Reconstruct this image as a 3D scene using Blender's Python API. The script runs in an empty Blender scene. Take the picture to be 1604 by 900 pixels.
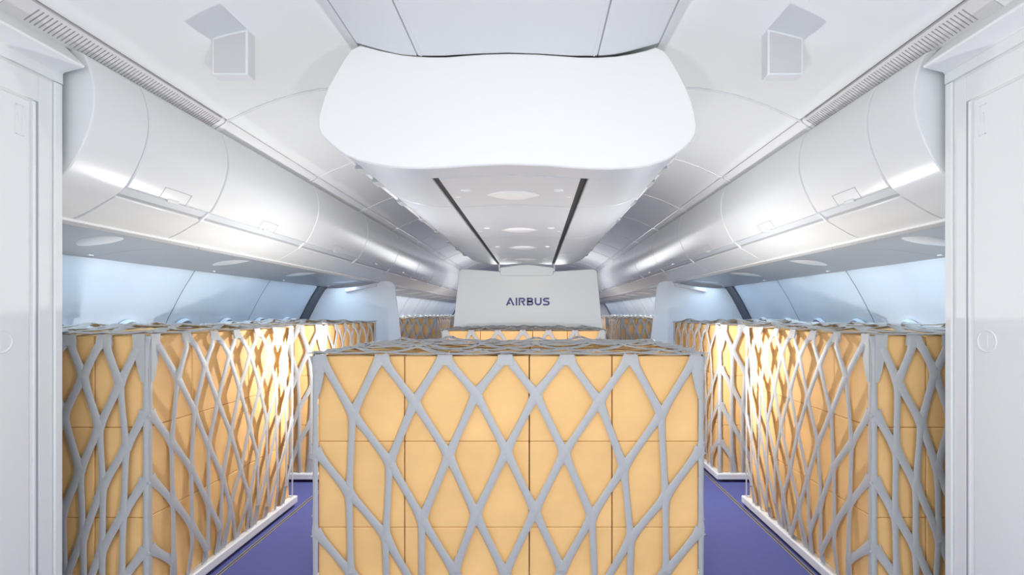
import bpy, bmesh, math, random
from mathutils import Vector, Matrix
random.seed(7)
S = bpy.context.scene
COL = S.collection
# ------------------------------------------------------------------ camera
CX, H = 0.107, 1.14                     # sideways offset from the cabin's centreline, eye height
cam_d = bpy.data.cameras.new('camera'); cam = bpy.data.objects.new('camera', cam_d); COL.objects.link(cam)
cam.location = (CX, 0, H); cam.rotation_euler = (math.radians(90), 0, 0)
cam_d.sensor_width = 36; cam_d.lens = 36*800/1604
cam_d.shift_x = -36/1604; cam_d.shift_y = 40/1604; cam_d.clip_start = 0.02
S.camera = cam
# ------------------------------------------------------------------ world, lamps, exposure
S.view_settings.view_transform = 'Standard'; S.view_settings.look = 'None'
S.view_settings.exposure = 0.09; S.view_settings.gamma = 1; S.view_settings.use_curve_mapping = False
W = bpy.data.worlds.new('world'); S.world = W; W.use_nodes = True
W.node_tree.nodes['Background'].inputs[0].default_value = (0.95, 1.0, 0.97, 1)
W.node_tree.nodes['Background'].inputs[1].default_value = 1.9
def lamp(name, kind, loc, energy, color=(1, 1, 1), size=0.1, rot=(0, 0, 0), size_y=None):
    d = bpy.data.lights.new(name, kind); d.energy = energy; d.color = color
    if kind == 'AREA':
        d.size = size
        if size_y: d.shape = 'RECTANGLE'; d.size_y = size_y
    else: d.shadow_soft_size = size
    o = bpy.data.objects.new(name, d); COL.objects.link(o); o.location = loc; o.rotation_euler = rot
    return o
R = math.radians
for s in (-1, 1):
    lamp('aisle_work_light', 'POINT', (s*1.00, 3.08, 0.95), 29, (1, 0.99, 0.97), 0.02)
    lamp('far_fill_light', 'POINT', (s*.45, 9.6, 1.35), 28, (1, 1, 1), 0.3)  # hidden fill, added to brighten the cabin beyond the dividers
    # unseen fill lamps, added to brighten the side walls
    lamp('sidewall_fill', 'AREA', (s*2.15, 3.85, 1.463), 15, (.62, .82, 1), 0.30, (0, 0, 0), 4.3)
    lamp('sidewall_fill', 'AREA', (s*2.15, 11.6, 1.463), 38, (1, 1, 1), 0.30, (0, 0, 0), 10)
sp = lamp('divider_fill_spot', 'SPOT', (0.03, 3.02, 1.12), 62, (1, 1, 1), 0.04, (R(85), 0, 0)); sp.data.spot_size = R(76); sp.data.spot_blend = .9  # added fill spot aimed at the divider panels, no real fitting
lamp('entry_light', 'POINT', (0.12, 0.72, 0.93), 25, (1, 1, 1), 0.05)
# ------------------------------------------------------------------ materials
def mat(name, col, rough=0.45, spec=0.5, noise=0.0, nscale=8.0, bump=0.0, bscale=200.0, metal=0.0, coat=0.0, transm=0.0):
    m = bpy.data.materials.new(name); m.use_nodes = True; nt = m.node_tree; b = nt.nodes['Principled BSDF']
    b.inputs['Base Color'].default_value = (*col, 1); b.inputs['Roughness'].default_value = rough
    b.inputs['Specular IOR Level'].default_value = spec; b.inputs['Metallic'].default_value = metal
    b.inputs['Coat Weight'].default_value = coat; b.inputs['Transmission Weight'].default_value = transm
    tc = nt.nodes.new('ShaderNodeTexCoord')
    if noise > 0:
        n = nt.nodes.new('ShaderNodeTexNoise'); n.inputs['Scale'].default_value = nscale; n.inputs['Detail'].default_value = 3
        mx = nt.nodes.new('ShaderNodeMix'); mx.data_type = 'RGBA'
        mx.inputs[6].default_value = (*[c*(1-noise) for c in col], 1); mx.inputs[7].default_value = (*[min(1, c*(1+noise)) for c in col], 1)
        nt.links.new(tc.outputs['Object'], n.inputs['Vector']); nt.links.new(n.outputs['Fac'], mx.inputs[0])
        nt.links.new(mx.outputs[2], b.inputs['Base Color'])
    if bump > 0:
        n2 = nt.nodes.new('ShaderNodeTexNoise'); n2.inputs['Scale'].default_value = bscale
        bp = nt.nodes.new('ShaderNodeBump'); bp.inputs['Strength'].default_value = bump; bp.inputs['Distance'].default_value = 0.002
        nt.links.new(tc.outputs['Object'], n2.inputs['Vector']); nt.links.new(n2.outputs['Fac'], bp.inputs['Height'])
        nt.links.new(bp.outputs['Normal'], b.inputs['Normal'])
    return m
M = dict(
    ceil=mat('ceiling_white', (0.85, 0.87, 0.86), 0.55, 0.3, 0.01, 3),
    bin=mat('bin_plastic', (0.75, 0.77, 0.78), 0.27, 0.5, 0.01, 3),
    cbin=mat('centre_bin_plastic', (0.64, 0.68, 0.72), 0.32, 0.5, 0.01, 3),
    endp=mat('end_panel_white', (0.88, 0.87, 0.87), 0.6, 0.3, 0.005, 3),
    entry=mat('entry_wall_white', (0.79, 0.81, 0.81), 0.45, 0.4, 0.01, 3),
    trim=mat('gloss_trim_white', (0.85, 0.86, 0.87), 0.25, 0.5),
    rail=mat('rail_grey', (0.42, 0.44, 0.46), 0.4, 0.5),
    grille=mat('grille_warm_white', (0.66, 0.65, 0.66), 0.5, 0.4),
    dark=mat('dark_gap', (0.05, 0.05, 0.055), 0.7, 0.3),
    seal=mat('grey_seal', (0.12, 0.13, 0.16), 0.6, 0.3, 0.1, 40),
    psu=mat('service_panel_grey', (0.43, 0.44, 0.45), 0.35, 0.5, 0.01, 3),
    wall=mat('sidewall_pale_blue', (0.68, 0.77, 0.87), 0.6, 0.3, 0.05, 260, 0.25, 400),
    part=mat('partition_white', (0.84, 0.86, 0.87), 0.5, 0.4, 0.01, 3),
    spart=mat('side_partition_pale_blue', (0.84, 0.88, 0.93), 0.5, 0.4, 0.02, 200),
    floor=mat('carpet_violet_blue', (0.10, 0.112, 0.32), 0.85, 0.2, 0.06, 30, 0.3, 500),
    track=mat('seat_track_metal', (0.32, 0.29, 0.28), 0.45, 0.5, 0.1, 20, metal=0.3),
    carton=mat('carton_tan', (0.86, 0.54, 0.235), 0.75, 0.2, 0.16, 5.5, 0.1, 90),
    tape=mat('carton_seam', (0.45, 0.27, 0.11), 0.8, 0.2),
    net=mat('net_webbing_grey', (0.44, 0.445, 0.455), 0.55, 0.4, 0.05, 60, 0.3, 300),
    pallet=mat('pallet_white', (0.72, 0.74, 0.78), 0.4, 0.5, 0.02, 10),
    glass=mat('window_pane', (0.55, 0.65, 0.78), 0.15, 0.5),
    lens=mat('lamp_lens_white', (0.88, 0.89, 0.90), 0.3, 0.5),
    letter=mat('lettering_violet_blue', (0.10, 0.085, 0.29), 0.5, 0.4),
    liner=mat('blocker_grey', (0.30, 0.31, 0.33), 0.8, 0.2),
)
# ------------------------------------------------------------------ helpers
def finish(name, bm, m, parent=None, bevel=0, ang=35, segs=2, recalc=True):
    if recalc: bmesh.ops.recalc_face_normals(bm, faces=bm.faces)
    a = math.radians(ang)
    for f in bm.faces: f.smooth = True
    for e in bm.edges:
        if len(e.link_faces) != 2 or e.calc_face_angle(0) > a: e.smooth = False
    me = bpy.data.meshes.new(name); bm.to_mesh(me); bm.free()
    me.materials.append(m)
    o = bpy.data.objects.new(name, me); COL.objects.link(o)
    if parent: o.parent = parent
    if bevel:
        b = o.modifiers.new('bevel', 'BEVEL'); b.width = bevel; b.segments = segs; b.limit_method = 'ANGLE'; b.angle_limit = math.radians(40)
        b.harden_normals = False
    return o
def tag(o, label, cat, group=None, kind=None):
    if label: o['label'] = label
    if cat: o['category'] = cat
    if group: o['group'] = group
    if kind: o['kind'] = kind
    return o
def empty(name, loc, label=None, cat=None, group=None, kind=None):
    o = bpy.data.objects.new(name, None); COL.objects.link(o); o.location = loc; o.empty_display_size = 0.05
    return tag(o, label, cat, group, kind)
def struct(o): o['kind'] = 'structure'; return o
def box(bm, x0, x1, y0, y1, z0, z1):
    v = [bm.verts.new(p) for p in ((x0,y0,z0),(x1,y0,z0),(x1,y1,z0),(x0,y1,z0),(x0,y0,z1),(x1,y0,z1),(x1,y1,z1),(x0,y1,z1))]
    for f in ((3,2,1,0),(4,5,6,7),(0,1,5,4),(1,2,6,5),(2,3,7,6),(3,0,4,7)): bm.faces.new([v[i] for i in f])
def newbox(*a):
    bm = bmesh.new(); box(bm, *a); return bm
def prism(bm, prof, y0, y1):           # closed XZ polygon run along the cabin
    a = [bm.verts.new((x, y0, z)) for x, z in prof]; b = [bm.verts.new((x, y1, z)) for x, z in prof]
    n = len(prof)
    for i in range(n):
        j = (i+1) % n; bm.faces.new((a[i], a[j], b[j], b[i]))
    bm.faces.new(a[::-1]); bm.faces.new(b)
def sheet(prof, t, y0, y1, up=True, bm=None):   # open XZ profile given thickness t (upwards / outwards)
    bm = bm or bmesh.new(); n = len(prof); out = []
    for i in range(n):
        a = Vector(prof[max(i-1, 0)]); b = Vector(prof[min(i+1, n-1)]); d = (b-a).normalized()
        nrm = Vector((-d.y, d.x)) if up else Vector((d.y, -d.x))
        out.append(tuple(Vector(prof[i])+nrm*t))
    A = [bm.verts.new((x, y0, z)) for x, z in prof]; B = [bm.verts.new((x, y1, z)) for x, z in prof]
    C = [bm.verts.new((x, y0, z)) for x, z in out]; D = [bm.verts.new((x, y1, z)) for x, z in out]
    for i in range(n-1):
        bm.faces.new((A[i], B[i], B[i+1], A[i+1])); bm.faces.new((C[i], C[i+1], D[i+1], D[i]))
        bm.faces.new((A[i], A[i+1], C[i+1], C[i])); bm.faces.new((B[i], D[i], D[i+1], B[i+1]))
    bm.faces.new((A[0], C[0], D[0], B[0])); bm.faces.new((A[-1], B[-1], D[-1], C[-1]))
    return bm
def smooth_prof(p, k=4):
    out = []
    n = len(p)
    for i in range(n-1):
        p0, p1, p2, p3 = (Vector(p[max(i-1, 0)]), Vector(p[i]), Vector(p[i+1]), Vector(p[min(i+2, n-1)]))
        for j in range(k):
            t = j/k
            out.append(tuple(0.5*((2*p1)+(p2-p0)*t+(2*p0-5*p1+4*p2-p3)*t*t+(3*p1-p0-3*p2+p3)*t**3)))
    out.append(tuple(p[-1])); return out
def E(prof, s=-1): return [(-x*s, z+H) for x, z in prof]      # eye-relative heights to world, s mirrors
PITCH, F0 = 1.067, 2.555
END = 17.0
frames = [F0+PITCH*k for k in range(-3, 14)]
SIDE = {-1: 'left', 1: 'right'}
ORD = ['first', 'second', 'third', 'fourth', 'fifth', 'sixth', 'seventh', 'eighth', 'ninth', 'tenth', 'eleventh', 'twelfth', 'thirteenth', 'fourteenth', 'fifteenth', 'sixteenth', 'seventeenth']
# ------------------------------------------------------------------ floor
struct(finish('floor', newbox(-2.6, 2.6, -1.0, END+0.1, -0.05, 0.0), M['floor']))
for k, x in enumerate((-1.272, 1.318)):
    t = empty('seat_track', (x, 8, 0), 'metal seat track strip in the %s aisle carpet' % ('left', 'right')[k], 'floor track', 'seat tracks in the aisles')
    for s in (-1, 1): finish('track_rail', newbox(s*0.007-0.003, s*0.007+0.003, -9, 9, -0.001, 0.003), M['track'], t)
    finish('track_slot', newbox(-0.004, 0.004, -9, 9, -0.001, 0.001), M['dark'], t)
# ------------------------------------------------------------------ ceiling
arch = smooth_prof([(-1.432, .966), (-1.412, .970), (-1.309, 1.019), (-1.19, 1.064), (-1.068, 1.099), (-.929, 1.123), (-.80, 1.122), (-.70, 1.10), (-.597, 1.060)], 3)
wave = [(-.59, 1.056), (-.50, 1.03), (-.42, 1.012), (-.355, 1.006)]
mid = [(-.349, 1.006), (-.25, 1.006), (-.12, 1.014), (0, 1.018), (.12, 1.014), (.25, 1.006), (.349, 1.006)]
def ridge(prof, y, w=0.010, t=0.005): return sheet(prof, t, y-w/2, y+w/2, up=False)
for s in (-1, 1):
    root = struct(empty('ceiling_%s' % SIDE[s], (0, 0, 0)))
    for k in range(len(frames)-1):
        finish('ceiling_panel', sheet(E(arch, s), 0.02, max(frames[k], -1)+0.003, frames[k+1]-0.003, up=(s < 0)), M['ceil'], root)
    for y in frames[1:-1]:
        bm = sheet(E([(x, z+0.001) for x, z in arch], s), 0.006, y-0.008, y+0.008, up=(s > 0))
        finish('panel_joint_strip', bm, M['trim'], root, .002)
croot = struct(empty('ceiling_centre', (0, 0, 0)))
for s in (-1, 1):
    finish('ceiling_panel', sheet(E(smooth_prof(wave), s), 0.02, -1, 1.998, up=(s < 0)), M['ceil'], croot)
finish('ceiling_panel', sheet(E(mid), 0.02, -1, 1.998), M['ceil'], croot)
for s in (-1, 1):
    finish('ceiling_seam', newbox(s*.352-.004, s*.352+.004, -1, 1.998, H+1.010, H+1.03), M['rail'], croot)
    finish('ceiling_seam', newbox(s*.5935-.004, s*.5935+.004, -1, 1.998, H+1.060, H+1.08), M['rail'], croot)
    finish('ceiling_edge_bead', newbox(s*.338-.003, s*.338+.003, -1, 1.998, H+1.003, H+1.010), M['trim'], croot)
# beyond the centre bins the ceiling is a plain flat panel
finish('ceiling_panel', newbox(-.62, .62, 2.0, END, H+1.07, H+1.09), M['ceil'], croot)
# unseen shell, added to keep world light from leaking in around the panels
ln = struct(empty('ceiling_liner', (0, 0, 0)))
finish('blocker_top', newbox(-2.75, 2.75, -1.0, END+.1, 2.42, 2.45), M['liner'], ln)
for s in (-1, 1):
    x0, x1 = sorted((s*2.72, s*2.75)); finish('blocker_side', newbox(x0, x1, -1.0, END+.1, -0.05, 2.42), M['liner'], ln)
    x0, x1 = sorted((s*1.62, s*2.72)); finish('blocker_front', newbox(x0, x1, 1.55, 1.58, -0.05, 2.42), M['liner'], ln)
# ------------------------------------------------------------------ cove rail, grilles
railp = [(-1.439, .966), (-1.446, .957), (-1.505, .919), (-1.517, .919), (-1.517, .945), (-1.44, .975)]
def lerp(a, b, t): return a+(b-a)*t
for s in (-1, 1):
    sd = SIDE[s]
    for k in range(len(frames)-1):
        y0, y1 = frames[k]+0.035, frames[k+1]-0.035
        if y1 < -0.9: continue
        y0 = max(y0, -1)
        if 1 <= k <= 2:
            # slotted air grille; the stretch before 1.59 m is plain
            g = empty('air_grille', (s*1.47, y0, H+.94), 'slotted white air outlet strip %s ceiling edge' % ('at the front of the ' + sd if k == 2 else 'above the entry at the ' + sd), 'air grille', 'slotted air outlets')
            loc = Vector((s*1.47, y0, H+.94))
            bm = bmesh.new(); prism(bm, [(x-loc.x, z-loc.z) for x, z in E([(a, b+0.006) for a, b in railp], s)], 0, y1-y0)
            finish('backing', bm, M['dark'], g)
            bm = bmesh.new()
            ys = 1.60-y0 if k == 2 else 0.0
            # edge rails and bars between the slots
            def strip(bm, t0, t1, ya, yb):
                a = (lerp(-1.441, -1.507, t0), lerp(.963, .919, t0)); b = (lerp(-1.441, -1.507, t1), lerp(.963, .919, t1))
                n = (0.0035, -0.005)
                prof = E([(a[0]+n[0], a[1]+n[1]), (b[0]+n[0], b[1]+n[1]), (b[0], b[1]+0.012), (a[0], a[1]+0.012)], s)
                prism(bm, [(x-loc.x, z-loc.z) for x, z in prof], ya, yb)
            strip(bm, 0, .15, 0, y1-y0); strip(bm, .90, 1.02, 0, y1-y0)
            if ys > 0.02: strip(bm, .15, .90, 0, ys)
            y = ys; pitch = 0.0155
            while y < y1-y0-0.004:
                strip(bm, .15, .90, y+0.005, min(y+pitch, y1-y0)); y += pitch
            finish('slotted_face', bm, M['grille'], g)
        else:
            bm = bmesh.new(); prism(bm, E(railp, s), y0, y1)
            o = finish('cove_light_strip', bm, M['trim'], None, 0.002)
            tag(o, 'pale cove strip along the %s ceiling edge, %s one beyond the slotted grille' % (sd, ORD[max(k-3, 0)]) if k >= 3 else 'pale cove strip over the camera on the %s' % sd, 'light strip', 'cove strips along the ceiling')
    for k in range(1, len(frames)-1):
        root = empty('rail_clip', (s*1.47, frames[k], H+.94), 'white joint clip in the %s ceiling edge rail, %s from the front' % (sd, ORD[k-1]), 'rail clip', 'rail clips along the ceiling edge')
        for ya, yb in ((-.033, -.004), (.004, .033)):
            bm = bmesh.new(); prism(bm, [(x-s*1.47, z-H-.94) for x, z in E([(x, z-(0.006 if i in (1, 2) else 0)) for i, (x, z) in enumerate(railp)], s)], ya, yb)
            finish('clip_half', bm, M['trim'], root)
# ------------------------------------------------------------------ lateral bins
door_p = [(-1.520, .925), (-1.468, .905), (-1.452, .878), (-1.436, .83), (-1.427, .775), (-1.428, .715), (-1.441, .655), (-1.463, .597), (-1.490, .543), (-1.519, .499)]
lower_p = [(-1.562, .462), (-1.600, .441), (-1.648, .412), (-1.690, .390), (-1.733, .372)]
door_s = smooth_prof(door_p, 3); lower_s = smooth_prof(lower_p, 3)
BB = [1.775, 2.03] + [f for f in frames if f > 2.5]
for s in (-1, 1):
    sd = SIDE[s]
    for k in range(len(BB)-1):
        y0, y1 = BB[k]+0.003, BB[k+1]-0.003; L = y1-y0
        lab = ('short white end cap bin nearest the camera on the %s wall, plain without latch' if k == 0 else 'curved white overhead bin on the %s wall, ' + ORD[k-1] + ' after the end cap') % sd
        root = empty('overhead_bin', (s*1.5, y0, H+.46), lab, 'overhead bin', 'overhead bins along the side walls')
        def P(prof): return [(x-s*1.5, z-.46-H) for x, z in E(prof, s)]
        if k == 0:
            full = smooth_prof(door_p+[(-1.540, .478)]+lower_p, 3)
            bm = bmesh.new(); prism(bm, P(full+[(-1.74, .50), (-2.2, .50), (-2.2, .925)]), 0, L)
            finish('bin_body', bm, M['bin'], root, 0.004)
            continue
        bm = bmesh.new(); prism(bm, P(door_s+[(-1.60, .52), (-2.2, .52), (-2.2, .925)]), 0, L)
        finish('bin_door', bm, M['bin'], root, 0.006)
        bm = bmesh.new(); prism(bm, P(lower_s+[(-1.74, .45), (-1.74, .505), (-1.575, .505)]), 0, L)
        finish('lower_fairing', bm, M['bin'], root, 0.004)
        bm = bmesh.new(); prism(bm, P([(-1.530, .512), (-1.524, .497), (-1.550, .476), (-1.556, .488)]), -0.003, L+0.003)
        finish('hand_rail', bm, M['cbin'], root)
        bm = bmesh.new(); prism(bm, P([(-1.552, .490), (-1.549, .479), (-1.566, .467), (-1.58, .474)]), -0.003, L+0.003)
        finish('rail_channel', bm, M['rail'], root)
        # bracket where two bins meet
        bm = bmesh.new(); prism(bm, P([(-1.524, .503), (-1.518, .494), (-1.560, .456), (-1.572, .462)]), L-0.012, L+0.001)
        finish('rail_bracket', bm, M['trim'], root)
        # latch: thin frame line and pull plate on the door's lower edge
        c = L/2; hw = 0.085 if L > .8 else 0.082
        a, b = Vector(door_p[-1]), Vector(door_p[-2]); d = (b-a).normalized(); n = Vector((-d.y, d.x)); n = n if n.x > 0 else -n
        def q(u, o): v = a+d*u+n*o; return (v.x, v.y)
        bm = bmesh.new(); t = 0.0025
        def bar(u0, u1, ya, yb): prism(bm, P([q(u0, -0.003), q(u1, -0.003), q(u1, 0.0015), q(u0, 0.0015)]), ya, yb)
        bar(0.052, 0.055, c-hw, c+hw); bar(0.0, 0.055, c-hw-t, c-hw); bar(0.0, 0.055, c+hw, c+hw+t)
        finish('latch_frame', bm, M['psu'], root)
        bm = bmesh.new(); prism(bm, P([q(-0.006, -0.004), q(0.010, -0.004), q(0.010, 0.003), q(-0.006, 0.006)]), c-0.035, c+0.035)
        finish('latch_handle', bm, M['bin'], root, 0.002)
    # white lip between fairing and service panels
    bm = bmesh.new(); prism(bm, E([(-1.731, .376), (-1.731, .364), (-1.748, .364), (-1.748, .376)], s), 1.60, END)
    o = struct(finish('trim_%d' % (1 if s < 0 else 2), bm, M['trim']))
# ------------------------------------------------------------------ passenger service panels
def zpsu(x):
    pp = smooth_prof(psu_p)
    for (xa, za), (xb, zb) in zip(pp[:-1], pp[1:]):
        if -xa <= x <= -xb: return lerp(za, zb, (x+xa)/(xa-xb)) if xa != xb else za
    return .37
psu_p = [(-1.748, .372), (-1.95, .376), (-2.15, .362), (-2.375, .327)]
for s in (-1, 1):
    sd = SIDE[s]
    pf = [1.60, 2.82] + [2.82+PITCH*k for k in range(1, 13)] + [END]
    for k in range(len(pf)-1):
        y0, y1 = pf[k]+0.002, pf[k+1]-0.002
        root = empty('service_panel', (s*2.06, y0, H+.36), 'grey service panel under the %s bins, %s from the front' % (sd, ORD[k]), 'service panel', 'service panels under the bins')
        bm = sheet([(x-s*2.06, z-.36-H) for x, z in E(smooth_prof(psu_p), s)], 0.02, 0, y1-y0, up=(s < 0))
        finish('panel', bm, M['psu'], root)
        # lens-shaped lamp pad, slightly skewed across the panel
        far = pf[k+1]-0.22; n = 22; bm = bmesh.new(); rings = []
        for i in range(n+1):
            t = i/n; x = lerp(1.87-.107, 2.36-.107, t); yc = lerp(far-0.24, far, t); w = 0.095*math.sin(math.pi*t)**0.8+0.0006
            z = zpsu(x)
            row = []
            for j in range(9):
                a = math.pi*j/8
                row.append(bm.verts.new((s*x-s*2.06, yc-y0+w*math.cos(a), z-.36-.0035-0.030*math.sin(math.pi*t)**.7*math.sin(a))))
            rings.append(row)
        for i in range(n):
            for j in range(8): bm.faces.new((rings[i][j], rings[i+1][j], rings[i+1][j+1], rings[i][j+1]))
        finish('lamp_pad', bm, M['lens'], root)
        for (dx, dy) in ((1.80, -0.31), (2.30, -0.04)):
            bm = bmesh.new()
            bmesh.ops.create_uvsphere(bm, u_segments=12, v_segments=6, radius=0.008, matrix=Matrix.Translation((s*(dx)-s*2.06, far+dy-y0+.03, .366-.36-(0.03 if dx > 2 else 0))) @ Matrix.Diagonal((1, 1, .5, 1)))
            finish('indicator_light', bm, M['lens'], root)
        finish('panel_latch', newbox(*sorted((s*2.31-s*2.06, s*2.33-s*2.06)), y1-y0-.05, y1-y0-.02, -.047, -.037), M['trim'], root)
# ------------------------------------------------------------------ side walls with windows
wall_p = smooth_prof([(-2.385, .318), (-2.42, .262), (-2.48, .164), (-2.548, .035), (-2.607, -.09), (-2.64, -.25), (-2.645, -.45), (-2.61, -.75), (-2.52, -1.14)], 3)
wi = 1
for s in (-1, 1):
    root = struct(empty('wall_%s' % SIDE[s], (0, 0, 0)))
    seams = [1.58] + [3.75+PITCH*k for k in range(-1, 13)]
    seams = [q for q in seams if q < END] + [END]
    for k in range(len(seams)-1):
        y0, y1 = seams[k]+.003, seams[k+1]-.003
        # each panel is softly pillowed between its joints
        bm = bmesh.new(); ny = 12; grid = []
        for i in range(ny+1):
            t = i/ny; y = lerp(y0, y1, t)
            bulge = 0.022*abs(math.sin(2*math.pi*t))**0.6
            row = []
            for j, (x, z) in enumerate(E(wall_p, s)):
                row.append(bm.verts.new((x-s*(0.0)+s*(-bulge), y, z)))
            grid.append(row)
        for i in range(ny):
            for j in range(len(wall_p)-1): bm.faces.new((grid[i][j], grid[i+1][j], grid[i+1][j+1], grid[i][j+1]))
        ed = [e for e in bm.edges if e.is_boundary]
        r = bmesh.ops.extrude_edge_only(bm, edges=ed)
        for v in [g for g in r['geom'] if isinstance(g, bmesh.types.BMVert)]: v.co.x += s*0.02
        finish('wall_panel', bm, M['wall'], root, ang=50)
    for y in seams[1:-1]:
        finish('panel_joint', sheet(E([(x+.0008, z) for x, z in wall_p], s), 0.012, y-.0025, y+.0025, up=(s > 0)), M['seal'], root)
    # dark seal band before the class divider
    for (ya, yb, m) in ((5.86, 6.08, 'seal'), (16.6, 16.75, 'seal')):
        finish('seal_band', sheet(E([(x+.030, z) for x, z in wall_p], s), 0.014, ya, yb, up=(s > 0)), M[m], root)
    for k in range(-3, 25):
        yc = 3.36+.5335*k
        if yc > END-.3: break
        if abs(yc-5.97) < .2: continue
        wroot = struct(empty('window_%d' % wi, (s*2.6, yc, H-.23))); wi += 1
        # wall slope near the window: pivot the oval to lie on it
        bm = bmesh.new(); N = 40; R = 8; rings = []
        def wx(z):                      # wall x at eye-relative z
            for (xa, za), (xb, zb) in zip(wall_p[:-1], wall_p[1:]):
                if zb <= z <= za: return lerp(xa, xb, (z-za)/(zb-za))
            return wall_p[-1][0]
        for i in range(N):
            a = 2*math.pi*i/N; row = []
            for j in range(R):
                b = math.pi*j/(R-1)
                rr = 1.0-0.16*(j/(R-1)); lift = 0.036*math.sin(b)+0.024
                uy = 0.135*rr*math.cos(a); uz = 0.195*rr*math.sin(a)-.235
                row.append(bm.verts.new((s*(-wx(uz))*1.0-s*lift-s*2.6, uy, uz+.23)))
            rings.append(row)
        for i in range(N):
            for j in range(R-1): bm.faces.new((rings[i][j], rings[(i+1) % N][j], rings[(i+1) % N][j+1], rings[i][j+1]))
        finish('window_frame', bm, M['wall'], wroot)
        bm = bmesh.new(); vs = []
        for i in range(N):
            a = 2*math.pi*i/N; uz = .165*math.sin(a)-.235; vs.append(bm.verts.new((s*(-wx(uz))-s*.026-s*2.6, .115*math.cos(a), uz+.23)))
        c = bm.verts.new((s*(-wx(-.235))-s*.026-s*2.6, 0, -.005))
        for i in range(N): bm.faces.new((c, vs[i], vs[(i+1) % N]))
        finish('window_pane', bm, M['glass'], wroot)
bm = newbox(-2.75, 2.75, END, END+.05, 0, 2.42)
struct(finish('wall_end', bm, M['part']))
# ------------------------------------------------------------------ entry walls (galley monuments either side of the camera)
for s in (-1, 1):
    sd = SIDE[s]; n = 3 if s < 0 else 4
    X = 1.515
    r = struct(empty('wall_entry_%s' % sd, (0, 0, 0)))
    def bx(name, xa, xb, ya, yb, za, zb, m, parent, bev=0.0): return finish(name, newbox(*sorted((s*xa, s*xb)), ya, yb, za, zb), M[m], parent, bev)
    bx('wall_body', X+.006, 1.66, -1.0, 1.745, 0, H+.80, 'entry', r)
    bx('corner_post', X-.004, 1.66, 1.722, 1.75, 0, H+.78, 'entry', r, .003)
    bx('frame_panel', X+.002, 1.60, 1.672, 1.720, 0, H+.775, 'entry', r, .002)
    bx('frame_groove', X+.004, 1.60, 1.658, 1.672, 0, H+.775, 'rail', r)
    bx('frame_bead', X-.002, 1.60, 1.650, 1.658, 0, H+.685, 'trim', r, .001)
    bx('lintel_panel', X+.002, 1.60, -1.0, 1.672, H+.690, H+.775, 'entry', r, .002)
    bm = bmesh.new(); prism(bm, E([(-1.511, .782), (-1.511, .818), (-1.505, .824), (-1.440, .840), (-1.436, .846), (-1.442, .852), (-1.508, .917), (-1.66, .917), (-1.66, .782)], s), -1.0, 1.752)
    finish('header', bm, M['entry'], r, .002)
    d = struct(empty('door_%d' % (n-2), (0, 0, 0)))
    bx('door_leaf', X-.000, 1.56, -.9, 1.640, 0.02, H+.682, 'entry', d, .004)
    # recessed round catch
    yc = 1.552 if s < 0 else 1.592
    bm = bmesh.new(); N = 32; rings = []
    for i in range(N):
        a = 2*math.pi*i/N
        rings.append([bm.verts.new((s*(X-.002*math.sin(math.pi*j/6)), yc+(.030+.006*j/6)*math.cos(a), H-.088+(.030+.006*j/6)*math.sin(a))) for j in range(7)])
    for i in range(N):
        for j in range(6): bm.faces.new((rings[i][j], rings[(i+1) % N][j], rings[(i+1) % N][j+1], rings[i][j+1]))
    finish('round_catch', bm, M['entry'], d)
    bm = bmesh.new(); box(bm, *sorted((s*(X-.0015), s*(X+.002))), yc-.004, yc+.004, H-.108, H-.068)
    finish('catch_mark', bm, M['entry'], d)
    bm = bmesh.new()
    for (ya, yb, za, zb) in ((1.595, 1.597, .56, .655), (1.617, 1.619, .56, .655), (1.595, 1.619, .653, .655), (1.595, 1.619, .56, .562)):
        box(bm, *sorted((s*(X-.0015), s*(X+.002))), ya, yb, H+za, H+zb)
    box(bm, *sorted((s*(X-.0012), s*(X+.002))), 1.603, 1.611, H+.60, H+.63)
    finish('upper_catch', bm, M['entry'], d)
# ------------------------------------------------------------------ hanging sign boxes
for s in (-1, 1):
    root = empty('ceiling_sign_box', (s*1.088, 2.0, H+1.0), 'small blank white box hanging from the ceiling on the %s of the end panel' % SIDE[s], 'ceiling box', 'white ceiling boxes')
    def zc(x):
        for (xa, za), (xb, zb) in zip(arch[:-1], arch[1:]):
            if xa <= -abs(x) <= xb: return lerp(za, zb, (-abs(x)-xa)/(xb-xa))
        return 1.1
    for (name, y0, y1, ins, m) in (('housing', 0, .055, 0, 'part'), ('face_plate', -.003, .002, .009, 'grille')):
        xs = [1.018+ins, 1.088, 1.158-ins]; bm = bmesh.new()
        prof = [(s*(1.018+ins)-s*1.088, -.068+ins), (s*(1.158-ins)-s*1.088, -.068+ins)] + [(s*x-s*1.088, zc(x)-1.0-ins+(0.004 if ins == 0 else 0)) for x in xs[::-1]]
        prism(bm, prof, y0, y1); finish(name, bm, M[m], root, .003 if ins == 0 else .001)
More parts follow.
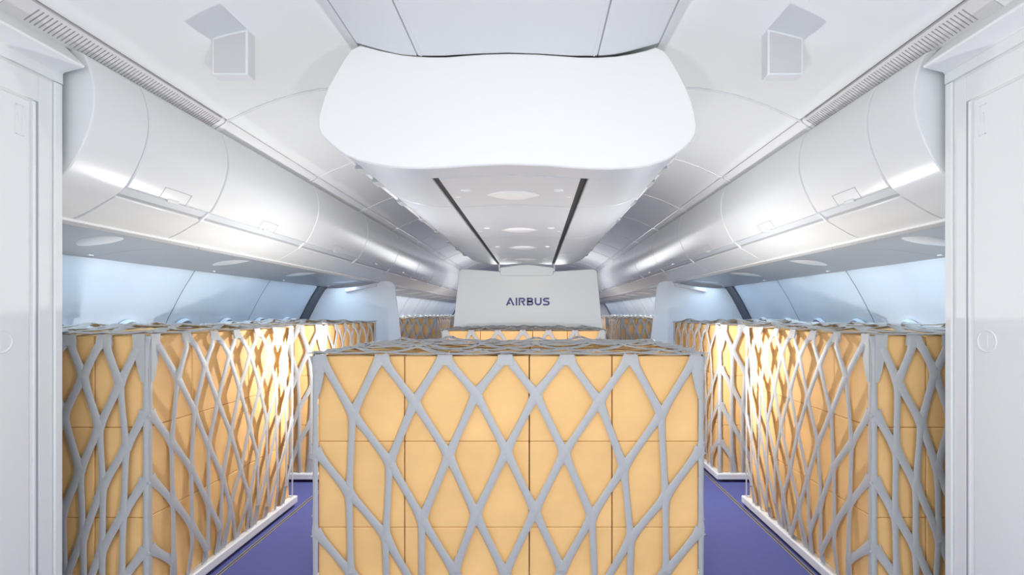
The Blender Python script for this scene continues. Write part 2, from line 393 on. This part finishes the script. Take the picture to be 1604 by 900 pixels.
# ------------------------------------------------------------------ centre bins
k0 = 0.0025
outl = [(564,70),(549,78),(538,94),(525,116),(513,138),(505,160),(499,182),(498.5,200),(503,210),(510,218),(524,230),(540,242),(562,251),(587,257),(612,261),(638,263),(665,263.5),(697,262),(740,259),(799,257),(860,259),(900,262.5),(926,264),(958,264.5),(990,263),(1018,259),(1045,250),(1066,237),(1083,222),(1090,210),(1092,196),(1089,178),(1084,158),(1077,140),(1063,112),(1049,89),(1040,79),(1028,73),(1010,79),(990,83.5),(965,87.5),(939,89),(909,89),(870,86),(840,84),(799,83),(760,84),(731,86),(700,88.5),(672,88.5),(650,87),(630,85),(595,78)]
cprof = [((x-795.5)*k0, (490-y)*k0) for x, y in outl]
cprof = [((x if True else 0), z) for x, z in cprof]
def scaled(p, f, dz=0): return [(x*f, .82+(z-.82)*f+dz) for x, z in p]
root = empty('centre_bin_end_panel', (0, 2.0, H+.57), 'broad glossy white end panel closing the centre ceiling bins', 'end panel')
bm = bmesh.new(); prism(bm, [(x, z-.57) for x, z in cprof], 0, .02); finish('panel_face', bm, M['endp'], root, .006, ang=30)
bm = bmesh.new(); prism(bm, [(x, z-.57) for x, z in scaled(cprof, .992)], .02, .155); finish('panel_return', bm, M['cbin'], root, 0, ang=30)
cb = [2.158, 2.75, 3.87, 4.96, 6.0]
for k in range(4):
    y0, y1 = cb[k]+.003, cb[k+1]-.003; L = y1-y0
    root = empty('centre_bin', (0, y0, H+.57), 'grey-white centre ceiling bin, %s behind the white end panel' % ORD[k], 'overhead bin', 'centre overhead bins')
    body = [(x, z-.57) for x, z in scaled(cprof, .985)]
    # two side bins left and right of the service channel
    for s in (-1, 1):
        half = sorted([p for p in scaled(cprof, .985) if p[0]*s > .335 and p[1] < .82], key=lambda p: -p[1])
        prof = [(p[0], p[1]-.57) for p in half]
        zin = min(p[1] for p in half)
        prof = prof+[(s*.335, zin-.57), (s*.335, .80-.57)]
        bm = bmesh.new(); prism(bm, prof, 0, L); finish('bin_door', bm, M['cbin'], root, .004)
        top = sorted([p for p in scaled(cprof, .985) if p[0]*s > .335 and p[1] >= .82], key=lambda p: p[1])
        prof = [(p[0], p[1]-.57) for p in top]+[(s*.335, .99-.57), (s*.335, .83-.57)]
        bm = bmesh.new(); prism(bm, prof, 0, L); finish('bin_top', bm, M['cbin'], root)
        bm = bmesh.new(); box(bm, *sorted((s*.302, s*.332)), -.003, L+.003, .012, .10); finish('track_groove', bm, M['dark'], root)
        for j in range(2):
            yy = L*(0.25+0.5*j) if L > .8 else L*(.3+.4*j)
            bm = bmesh.new(); box(bm, *sorted((s*.655, s*.70)), yy-.05, yy+.05, .075, .092); finish('bin_latch', bm, M['rail'], root, .003)
    cen = [(-.300, -.002), (-.20, .004), (-.08, .011), (0, .013), (.08, .011), (.20, .004), (.300, -.002)]
    finish('service_channel', sheet(smooth_prof(cen), 0.03, 0, L), M['cbin'], root)
for k, y in enumerate((2.51, 3.57, 4.53, 5.52)):
    root = empty('reading_light', (0, y, H+.58), 'pale lens-shaped lamp under the centre bins, %s from the camera' % ORD[k], 'ceiling lamp', 'lens lamps under the centre bins')
    n = 24; bm = bmesh.new(); rings = []
    for i in range(n+1):
        t = i/n; w = .085*math.sin(math.pi*t)**1.2+.0005; row = []
        for j in range(9):
            a = math.pi*j/8; row.append(bm.verts.new((lerp(-.148, .148, t), w*math.cos(a), .002-.018*math.sin(math.pi*t)*math.sin(a))))
        rings.append(row)
    for i in range(n):
        for j in range(8): bm.faces.new((rings[i][j], rings[i+1][j], rings[i+1][j+1], rings[i][j+1]))
    finish('lamp_lens', bm, M['lens'], root)
    for (dx, dy, r) in ((.275, 0, .013), (-.275, 0, .013), (.215, -.13, .018), (-.215, -.13, .018)):
        bm = bmesh.new(); bmesh.ops.create_uvsphere(bm, u_segments=14, v_segments=6, radius=r, matrix=Matrix.Translation((dx, dy, -.008)) @ Matrix.Diagonal((1.4, 1, .4, 1)))
        finish('spot_light', bm, M['lens'], root)
for s in (-1, 1):
    bm = bmesh.new(); y = 2.2
    box(bm, *sorted((s*.690, s*.712)), 2.16, 6.0, H+.668, H+.678)
    o = finish('bin_edge_strip', bm, M['trim']); tag(o, 'thin pale strip along the %s flank of the centre bins' % SIDE[s], 'edge strip')
# ------------------------------------------------------------------ partitions
def rounded(poly, rads, n=6):
    out = []; N = len(poly)
    for i in range(N):
        p = Vector(poly[i]); r = rads[i]
        if r <= 0: out.append(tuple(p)); continue
        a = (Vector(poly[i-1])-p).normalized(); b = (Vector(poly[(i+1) % N])-p).normalized()
        p0 = p+a*r; p2 = p+b*r
        for j in range(n+1):
            t = j/n; out.append(tuple(p0*(1-t)**2+p*2*t*(1-t)+p2*t*t))
    return out
root = empty('class_divider', (0, 6.04, 0), 'white centre divider panel with violet lettering behind the second middle pallet', 'divider panel')
poly = [(-.995, -1.14), (-.778, .525), (-.30, .488), (.30, .488), (.842, .525), (.93, -1.14)]
poly = [(-.96, -1.14), (-.787, .522), (-.30, .492), (.31, .492), (.835, .522), (1.0, -1.14)]
bm = bmesh.new(); prism(bm, E(rounded(poly, [0, .05, .02, .02, .05, 0])), 0, .04); finish('panel', bm, M['part'], root, .006)
bm = bmesh.new(); prism(bm, E(rounded([(-.30, .44), (-.31, .535), (0, .575), (.33, .535), (.32, .44)], [.03, .02, .12, .02, .03])), -.03, .05); finish('top_bracket', bm, M['part'], root, .006)
for s in (-1, 1):
    finish('bracket_pin', newbox(s*.325-.006+.01, s*.325+.006+.01, -.01, .01, H+.50, H+.575), M['trim'], root)
# lettering, drawn as strokes
u = 0.00043; tx = lambda p: CX+(780+p[0]/17.43-838)*.0075; tz = lambda p: H+(490-(455+p[1]/17.43))*.0075
def stroke(bm, pts, w=46):
    P = [Vector((tx(p), tz(p))) for p in pts]; w = w*u/2; L_, R_ = [], []
    for i, p in enumerate(P):
        a = (P[i]-P[i-1]).normalized() if i > 0 else (P[1]-P[0]).normalized()
        b = (P[i+1]-P[i]).normalized() if i < len(P)-1 else a
        d = (a+b).normalized(); n = Vector((-d.y, d.x)); m = w/max(.5, n.dot(Vector((-a.y, a.x))))
        L_.append(p+n*m); R_.append(p-n*m)
    def V(q, y): return bm.verts.new((q.x, y, q.y))
    for i in range(len(P)-1):
        f = [V(L_[i], -.004), V(L_[i+1], -.004), V(R_[i+1], -.004), V(R_[i], -.004)]
        g = [V(L_[i], .001), V(L_[i+1], .001), V(R_[i+1], .001), V(R_[i], .001)]
        bm.faces.new(f); bm.faces.new(g[::-1])
        for j in range(4): bm.faces.new((f[j], f[(j+1) % 4], g[(j+1) % 4], g[j]))
def arc(cx, cy, rx, ry, a0, a1, n=8): return [(cx+rx*math.cos(math.radians(lerp(a0, a1, i/n))), cy-ry*math.sin(math.radians(lerp(a0, a1, i/n)))) for i in range(n+1)]
letters = {
 'letter_a': [[(234, 402), (322, 212), (334, 212), (428, 402)], [(262, 352), (300, 322), (335, 352), (285, 352)]],
 'letter_i': [[(502, 190), (502, 402)]],
 'letter_r': [[(582, 402), (582, 212), (660, 212)]+arc(680, 250, 44, 38, 90, -90)+[(650, 288), (724, 402)]],
 'letter_b': [[(808, 190), (808, 402)], [(808, 212), (890, 212)]+arc(898, 250, 40, 38, 90, -90)+[(812, 288)], [(812, 296), (895, 296)]+arc(902, 337, 42, 41, 90, -90)+[(808, 378)]],
 'letter_u': [[(1024, 190), (1024, 310)]+arc(1098, 312, 74, 68, 180, 360)+[(1172, 190)]],
 'letter_s': [[(1400, 212), (1310, 212)]+arc(1290, 247, 38, 35, 90, 230)+[(1330, 292)]+arc(1350, 337, 42, 42, 60, -90)+[(1232, 379)]],
}
for nm, strokes in letters.items():
    bm = bmesh.new()
    for st in strokes: stroke(bm, st, 46 if nm != 'letter_a' or len(st) != 4 or st[0][0] != 262 else 26)
    finish(nm, bm, M['letter'], root)
for s in (-1, 1):
    root = empty('side_divider', (s*2.0, 6.06, 0), 'pale divider panel on the %s between the side pallets, rounded top corner' % SIDE[s], 'divider panel', 'side divider panels')
    wp = [(x+.02, z) for x, z in wall_p if z < .29][::-1]
    poly = [(p[0], p[1]) for p in wp]+[(-2.40, .285), (-2.22, .295), (-2.0, .318), (-1.67, .388), (-1.565, .355), (-1.395, -1.14)]
    rr = [0]*len(wp)+[.03, .0, .0, .06, .05, 0]
    bm = bmesh.new(); prism(bm, [(x-s*2.0, z) for x, z in E(rounded(poly, rr), s)], 0, .04); finish('panel', bm, M['spart'], root, .005)
    bm = bmesh.new(); prism(bm, [(x-s*2.0, z) for x, z in E(rounded([(-2.13, .245), (-2.13, .285), (-1.765, .36), (-1.76, .318)], [.01]*4), s)], -.05, .06); finish('top_bracket', bm, M['part'], root, .006)
# ------------------------------------------------------------------ pallets, cartons, nets
def carton_mesh(w, d, h, nm):
    bm = bmesh.new(); box(bm, 0, w, 0, d, 0, h)
    bmesh.ops.recalc_face_normals(bm, faces=bm.faces)
    bmesh.ops.bevel(bm, geom=list(bm.edges), offset=.0035, segments=2, affect='EDGES', profile=.5)
    for f in bm.faces: f.smooth = False
    me = bpy.data.meshes.new(nm); bm.to_mesh(me); bm.free(); me.materials.append(M['carton']); return me
cache = {}
def carton(x0, x1, y0, y1, z0, z1, label, group):
    g = .0018; w, d, h = x1-x0-2*g, y1-y0-2*g, z1-z0-.0012
    key = (round(w, 3), round(d, 3), round(h, 3))
    if key not in cache: cache[key] = carton_mesh(w, d, h, 'carton')
    o = bpy.data.objects.new('cardboard_carton', cache[key]); COL.objects.link(o); o.location = (x0+g, y0+g, z0+.0006)
    tag(o, label, 'carton', group)
# net graph: u across the face, v metres below the top edge (for the 1.53 m wide face)
T = [(0.012, 0), (.172, 0), (.336, 0), (.492, 0), (.655, 0), (.819, 0), (.988, 0)]
R1 = [(.10, .224), (.258, .179), (.416, .150), (.574, .152), (.733, .184), (.897, .224)]
R2 = [(.195, .423), (.342, .395), (.493, .372), (.648, .389), (.80, .435)]
R3 = [(.276, .64), (.418, .628), (.568, .622), (.715, .64)]
R4 = [(.358, .856), (.493, .873), (.637, .856)]
R5 = [(.425, 1.07), (.565, 1.07)]
R6 = [(.495, 1.30)]
E_, A_, B_, C_, D_, F_, G_, I_, K_ = (0, .372), (.088, .55), (.185, .72), (.09, .86), (.275, .97), (.355, 1.17), (.18, 1.03), (.27, 1.24), (.09, 1.17)
E2, E3, EB = (0, .70), (0, 1.03), (0, 1.6)
def mir(p): return (1-p[0], p[1]*1.0)
edges = []
for i in range(6): edges += [(T[i], R1[i]), (T[i+1], R1[i])]
for a, b in ((R1, R2), (R2, R3), (R3, R4), (R4, R5), (R5, R6)):
    for i in range(len(b)): edges += [(a[i], b[i]), (a[i+1], b[i])]
half = [((0, 0), E_), (E_, E2), (E2, E3), (E3, EB), (E_, A_), (A_, B_), (B_, D_), (D_, F_), (F_, (.41, 1.6)), (R1[0], A_), (R2[0], B_), (R3[0], D_), (R4[0], F_),
        (A_, C_), (B_, G_), (D_, I_), (E2, C_), (C_, G_), (G_, I_), (I_, (.34, 1.6)), (C_, K_), (E3, K_), (K_, (.17, 1.6)), (K_, (.09, 1.6)), (G_, (.18, 1.6)), (I_, (.27, 1.6)), (F_, (.355, 1.6)), (R5[0], (.41, 1.6)), (R6[0], (.46, 1.6)), (R5[0], (.385, 1.35))]
mr = {R1[0]: R1[5], R2[0]: R2[4], R3[0]: R3[3], R4[0]: R4[2], R5[0]: R5[1]}
edges += half
for a, b in half:
    f = lambda p: mr[p] if p in mr else ((.988, 0) if p == T[0] else mir(p))
    edges.append((f(a), f(b)))
def ribbon(bm, pts, nrm, w, thick=.005, flare=(1.0, 1.0)):
    n = len(pts); A = []
    L = sum((pts[i+1]-pts[i]).length for i in range(n-1)); acc = 0
    for i, p in enumerate(pts):
        d = (pts[min(i+1, n-1)]-pts[max(i-1, 0)]).normalized(); N = nrm(i) if callable(nrm) else nrm
        side = d.cross(N).normalized()
        if i: acc += (pts[i]-pts[i-1]).length
        k = 1+flare[0]*math.exp(-acc/.028)+flare[1]*math.exp(-(L-acc)/.028)
        ww = w*k/2; up = N*thick/2
        A.append([bm.verts.new(p+side*ww), bm.verts.new(p+side*ww*.7+up), bm.verts.new(p-side*ww*.7+up), bm.verts.new(p-side*ww), bm.verts.new(p-up)])
    for i in range(n-1):
        for j in range(5): bm.faces.new((A[i][j], A[i][(j+1) % 5], A[i+1][(j+1) % 5], A[i+1][j]))
    bm.faces.new(A[0]); bm.faces.new(A[-1][::-1])
def net_face(bm, O, U, N, Wd, Hh, vs, w, off, hook=True):
    rnd = random.Random(int(Wd*1000)+int(O.y*100))
    jit = {}
    def P(p):
        if p not in jit: jit[p] = (rnd.uniform(-.006, .006) if 0.02 < p[0] < .98 else 0, rnd.uniform(-.008, .008) if p[1] > 0 else 0)
        j = jit[p]; return (p[0]+j[0]/max(Wd, .5), p[1]*vs+j[1])
    for a, b in edges:
        a2, b2 = P(a), P(b)
        if a2[1] >= Hh: continue
        clip = b2[1] > Hh
        if clip:
            t = (Hh-a2[1])/(b2[1]-a2[1]); b2 = (lerp(a2[0], b2[0], t), Hh)
        corner = a[0] in (0, 1) and b[0] in (0, 1)
        pts = []
        n = 10
        for i in range(n+1):
            t = i/n; uu = lerp(a2[0], b2[0], t); vv = lerp(a2[1], b2[1], t)
            o = off
            if vv < .05: o = lerp(.010, off, vv/.05)
            if clip and vv > Hh-.12: o = lerp(off, .014, (vv-Hh+.12)/.12)
            ed = max(0, 1-min(uu, 1-uu)*Wd/(off*4))
            o = lerp(o+.003*math.sin(7*vv+9*uu), .014, ed)
            pts.append(O+U*(uu*Wd+ed*(.004 if uu > .5 else -.004))+Vector((0, 0, -1))*vv+N*o)
        fl = (.55, .55)
        if a[1] == 0: fl = (.9, .55)
        if a[0] in (0, 1) and not corner: fl = (.9, .6)
        if corner: fl = (1.4 if a[1] < .1 else .5, .5)
        if clip: fl = (fl[0], .0)
        ribbon(bm, pts, N, w*(.8 if corner else 1)*(.85 if abs(a[0]-b[0]) < .03 else 1), flare=fl)
        if clip and hook and not corner:   # hook catching the pallet lip
            p = pts[-1]; 
            ribbon(bm, [p, p+N*.008-Vector((0, 0, .012)), p+N*.016-Vector((0, 0, .022))], N, w*.55, flare=(0, 0))
    corner_patch(bm, O, U, N, Wd, w)
    # corner webs and top loops
    for (uu, vv) in T[1:-1]:
        c = O+U*(uu*Wd)+N*.012
        ww = w*1.9 if 0.05 < uu < .95 else w*1.6
        sgn = 0 if .05 < uu < .95 else (1 if uu < .5 else -1)
        q = [c+U*(-ww*.5+ (0 if sgn == 0 else 0))+Vector((0, 0, .006)), c+U*(ww*.5)+Vector((0, 0, .006)), c+U*(ww*.62)+Vector((0, 0, -.035))+N*(lerp(.010, off, .7)-.013), c-U*(ww*.62)+Vector((0, 0, -.035))+N*(lerp(.010, off, .7)-.013)]
        if sgn: q[3 if sgn > 0 else 2] += Vector((0, 0, -.05)); q[2 if sgn > 0 else 3] += Vector((0, 0, -.01))
        vs_ = [bm.verts.new(p) for p in q]; v2 = [bm.verts.new(p+N*.004) for p in q]
        bm.faces.new(vs_[::-1]); bm.faces.new(v2)
        for j in range(4): bm.faces.new((vs_[j], vs_[(j+1) % 4], v2[(j+1) % 4], v2[j]))
def corner_patch(bm, O, U, N, Wd, w):
    for uu in (0, 1):
        d = U*(1 if uu == 0 else -1); c = O+U*(uu*Wd)+N*.019-d*.004
        prof = [(0.008, .046), (-.02, .044), (-.05, .040), (-.085, .034), (-.13, .024), (-.17, .012)]
        A = []
        for z, wd in prof:
            p = c+Vector((0, 0, z)); A.append([bm.verts.new(p), bm.verts.new(p+d*wd), bm.verts.new(p+d*wd-N*.004), bm.verts.new(p-N*.004)])
        for i in range(len(A)-1):
            for j in range(4): bm.faces.new((A[i][j], A[i][(j+1) % 4], A[i+1][(j+1) % 4], A[i+1][j]))
        bm.faces.new(A[0]); bm.faces.new(A[-1][::-1])
def net_top(bm, x0, x1, y0, y1, z, w, rows):
    rnd = random.Random(int(x0*100)+int(y0*31)); Wd = x1-x0; D = y1-y0
    us = [-.008, .172, .336, .492, .655, .819, 1.008]; mids = [(us[i]+us[i+1])/2 for i in range(6)]
    def node(r, i):
        if r % 2 == 0: u_ = us[i]
        else: u_ = mids[i]
        return u_, r/rows
    zz = {}
    def pt(u_, t):
        k = (round(u_, 3), round(t, 3))
        if k not in zz: zz[k] = rnd.uniform(.014, .040) if 0.02 < u_ < .98 and .01 < t < .99 else rnd.uniform(.008, .018)
        return Vector((x0+u_*Wd, y0+t*D, z+zz[k]))
    def seg(a, b, ww, sag=0.008):
        A, B = pt(*a), pt(*b); pts = []
        for i in range(7):
            t = i/6; p = A.lerp(B, t); p.z = max(z+.006, p.z-sag*math.sin(math.pi*t)); pts.append(p)
        ribbon(bm, pts, Vector((0, 0, 1)), ww, thick=.007, flare=(.5, .5))
    for r in range(rows):
        if r % 2 == 0:
            for i in range(6): seg(node(r, i), node(r+1, i), w); seg(node(r, i+1), node(r+1, i), w)
            # edges
            seg(node(r, 0), (us[0], min(1, (r+2)/rows)), w); seg(node(r, 6), (us[6], min(1, (r+2)/rows)), w)
        else:
            for i in range(6): seg(node(r, i), node(r+1, i), w); seg(node(r, i), node(r+1, i+1), w)
    for i in range(6):
        seg((us[i], -.006), (us[i+1], -.006), w*.8, .006); seg((us[i], 1.0), (us[i+1], 1.0), w*.8, .006)
def pallet(x0, x1, y0, y1, label, s):
    root = empty('cargo_pallet', ((x0+x1)/2, (y0+y1)/2, 0), label, 'cargo pallet', 'white cargo pallets')
    hx, hy = (x1-x0)/2, (y1-y0)/2
    bm = bmesh.new(); box(bm, -hx-.033, hx+.033, -hy-.035, hy+.035, .018, .060)
    finish('deck', bm, M['pallet'], root, .006)
    for sx in (-1, 0, 1): finish('skid', newbox(sx*(hx-.06)-.04, sx*(hx-.06)+.04, -hy, hy, 0.0, .018), M['dark'], root)
# -- middle pallets
cols_m = [-.766, -.418, .084, .417, .766]; rows_m = [.060, .278, .624, .968]
rn = ['bottom', 'middle', 'top']
for pi, (y0, D, pl) in enumerate(((2.053, .95, 'near middle pallet'), (4.90, .92, 'rear middle pallet'))):
    pallet(-.766, .766, y0, y0+D, 'white pallet base under the %s of cartons' % ('near middle stack' if pi == 0 else 'rear middle stack'), 0)
    for r in range(3):
        for c in range(4):
            for d in range(2):
                where = ('front' if d == 0 else 'back')+' row, '+rn[r]+' layer, '+['leftmost', 'wide second from left', 'third from left', 'rightmost'][c]
                carton(cols_m[c], cols_m[c+1], y0+D/2*d, y0+D/2*(d+1), rows_m[r], rows_m[r+1], 'tan carton on the %s, %s' % (pl, where), 'cartons on the '+pl)
    bm = bmesh.new(); w = .029
    net_face(bm, Vector((-.766, y0, .968)), Vector((1, 0, 0)), Vector((0, -1, 0)), 1.532, .908, 1.0, w, .022)
    net_face(bm, Vector((-.766, y0+D, .968)), Vector((0, -1, 0)), Vector((-1, 0, 0)), D, .908, .9, w*.85, .022)
    net_face(bm, Vector((.766, y0, .968)), Vector((0, 1, 0)), Vector((1, 0, 0)), D, .908, .9, w*.85, .022)
    net_top(bm, -.766, .766, y0, y0+D, .968, .042, 10)
    o = finish('cargo_net', bm, M['net'], ang=60); tag(o, 'grey diamond webbing net draped over the cartons of the %s' % pl, 'cargo net', 'cargo nets')
# -- side pallets
rows_s = [.060, .378, .714, 1.055]
spots = [(1.90, 1.10, 'front'), (3.47, 1.13, 'second'), (7.45, 1.12, 'third'), (9.0, 1.12, 'fourth'), (10.6, 1.12, 'fifth'), (12.2, 1.12, 'sixth')]
for s in (-1, 1):
    xin = 1.335 if s < 0 else 1.365; sd = SIDE[s]
    cx_ = [xin, xin+.199, xin+.50, xin+.81]
    netmesh = None
    for pi, (y0, D, nm) in enumerate(spots):
        pl = '%s %s side pallet' % (nm, sd)
        xa, xb = sorted((s*cx_[0], s*cx_[3]))
        pallet(xa, xb, y0, y0+D, 'white pallet base under the %s stack on the %s side' % (nm, sd), s)
        for r in range(3):
            for c in range(3):
                for d in range(3):
                    if c > 0 and d > 0 and r < 2: continue      # nothing of these shows
                    if pi > 1 and d == 2 and c > 0: continue
                    p0, p1 = sorted((s*cx_[c], s*cx_[c+1])); dy = [0, .25, .675, D] if True else None
                    where = '%s layer, %s row, %s file' % (rn[r], ['front', 'middle', 'back'][d], ['aisle', 'centre', 'wall'][c])
                    carton(p0, p1, y0+dy[d], y0+dy[d+1], rows_s[r], rows_s[r+1], 'tan carton on the %s, %s' % (pl, where), 'cartons on the '+pl)
        if netmesh is None:
            bm = bmesh.new(); w = .027; Wd = cx_[3]-cx_[0]; zt = 1.055
            if s < 0:
                net_face(bm, Vector((-cx_[3], 0, zt)), Vector((1, 0, 0)), Vector((0, -1, 0)), Wd, .99, .76, w, .022)
                net_face(bm, Vector((-cx_[0], 0, zt)), Vector((0, 1, 0)), Vector((1, 0, 0)), D, .99, .76, w, .031)
                net_top(bm, -cx_[3], -cx_[0], 0, D, zt, .034, 6)
            else:
                net_face(bm, Vector((cx_[0], 0, zt)), Vector((1, 0, 0)), Vector((0, -1, 0)), Wd, .99, .76, w, .022)
                net_face(bm, Vector((cx_[0], D, zt)), Vector((0, -1, 0)), Vector((-1, 0, 0)), D, .99, .76, w, .031)
                net_top(bm, cx_[0], cx_[3], 0, D, zt, .034, 6)
            o = finish('cargo_net', bm, M['net'], ang=60); netmesh = o.data
        else:
            o = bpy.data.objects.new('cargo_net', netmesh); COL.objects.link(o)
        o.location = (0, y0, 0)
        tag(o, 'webbing net draped over the cartons of the %s' % pl, 'cargo net', 'cargo nets')
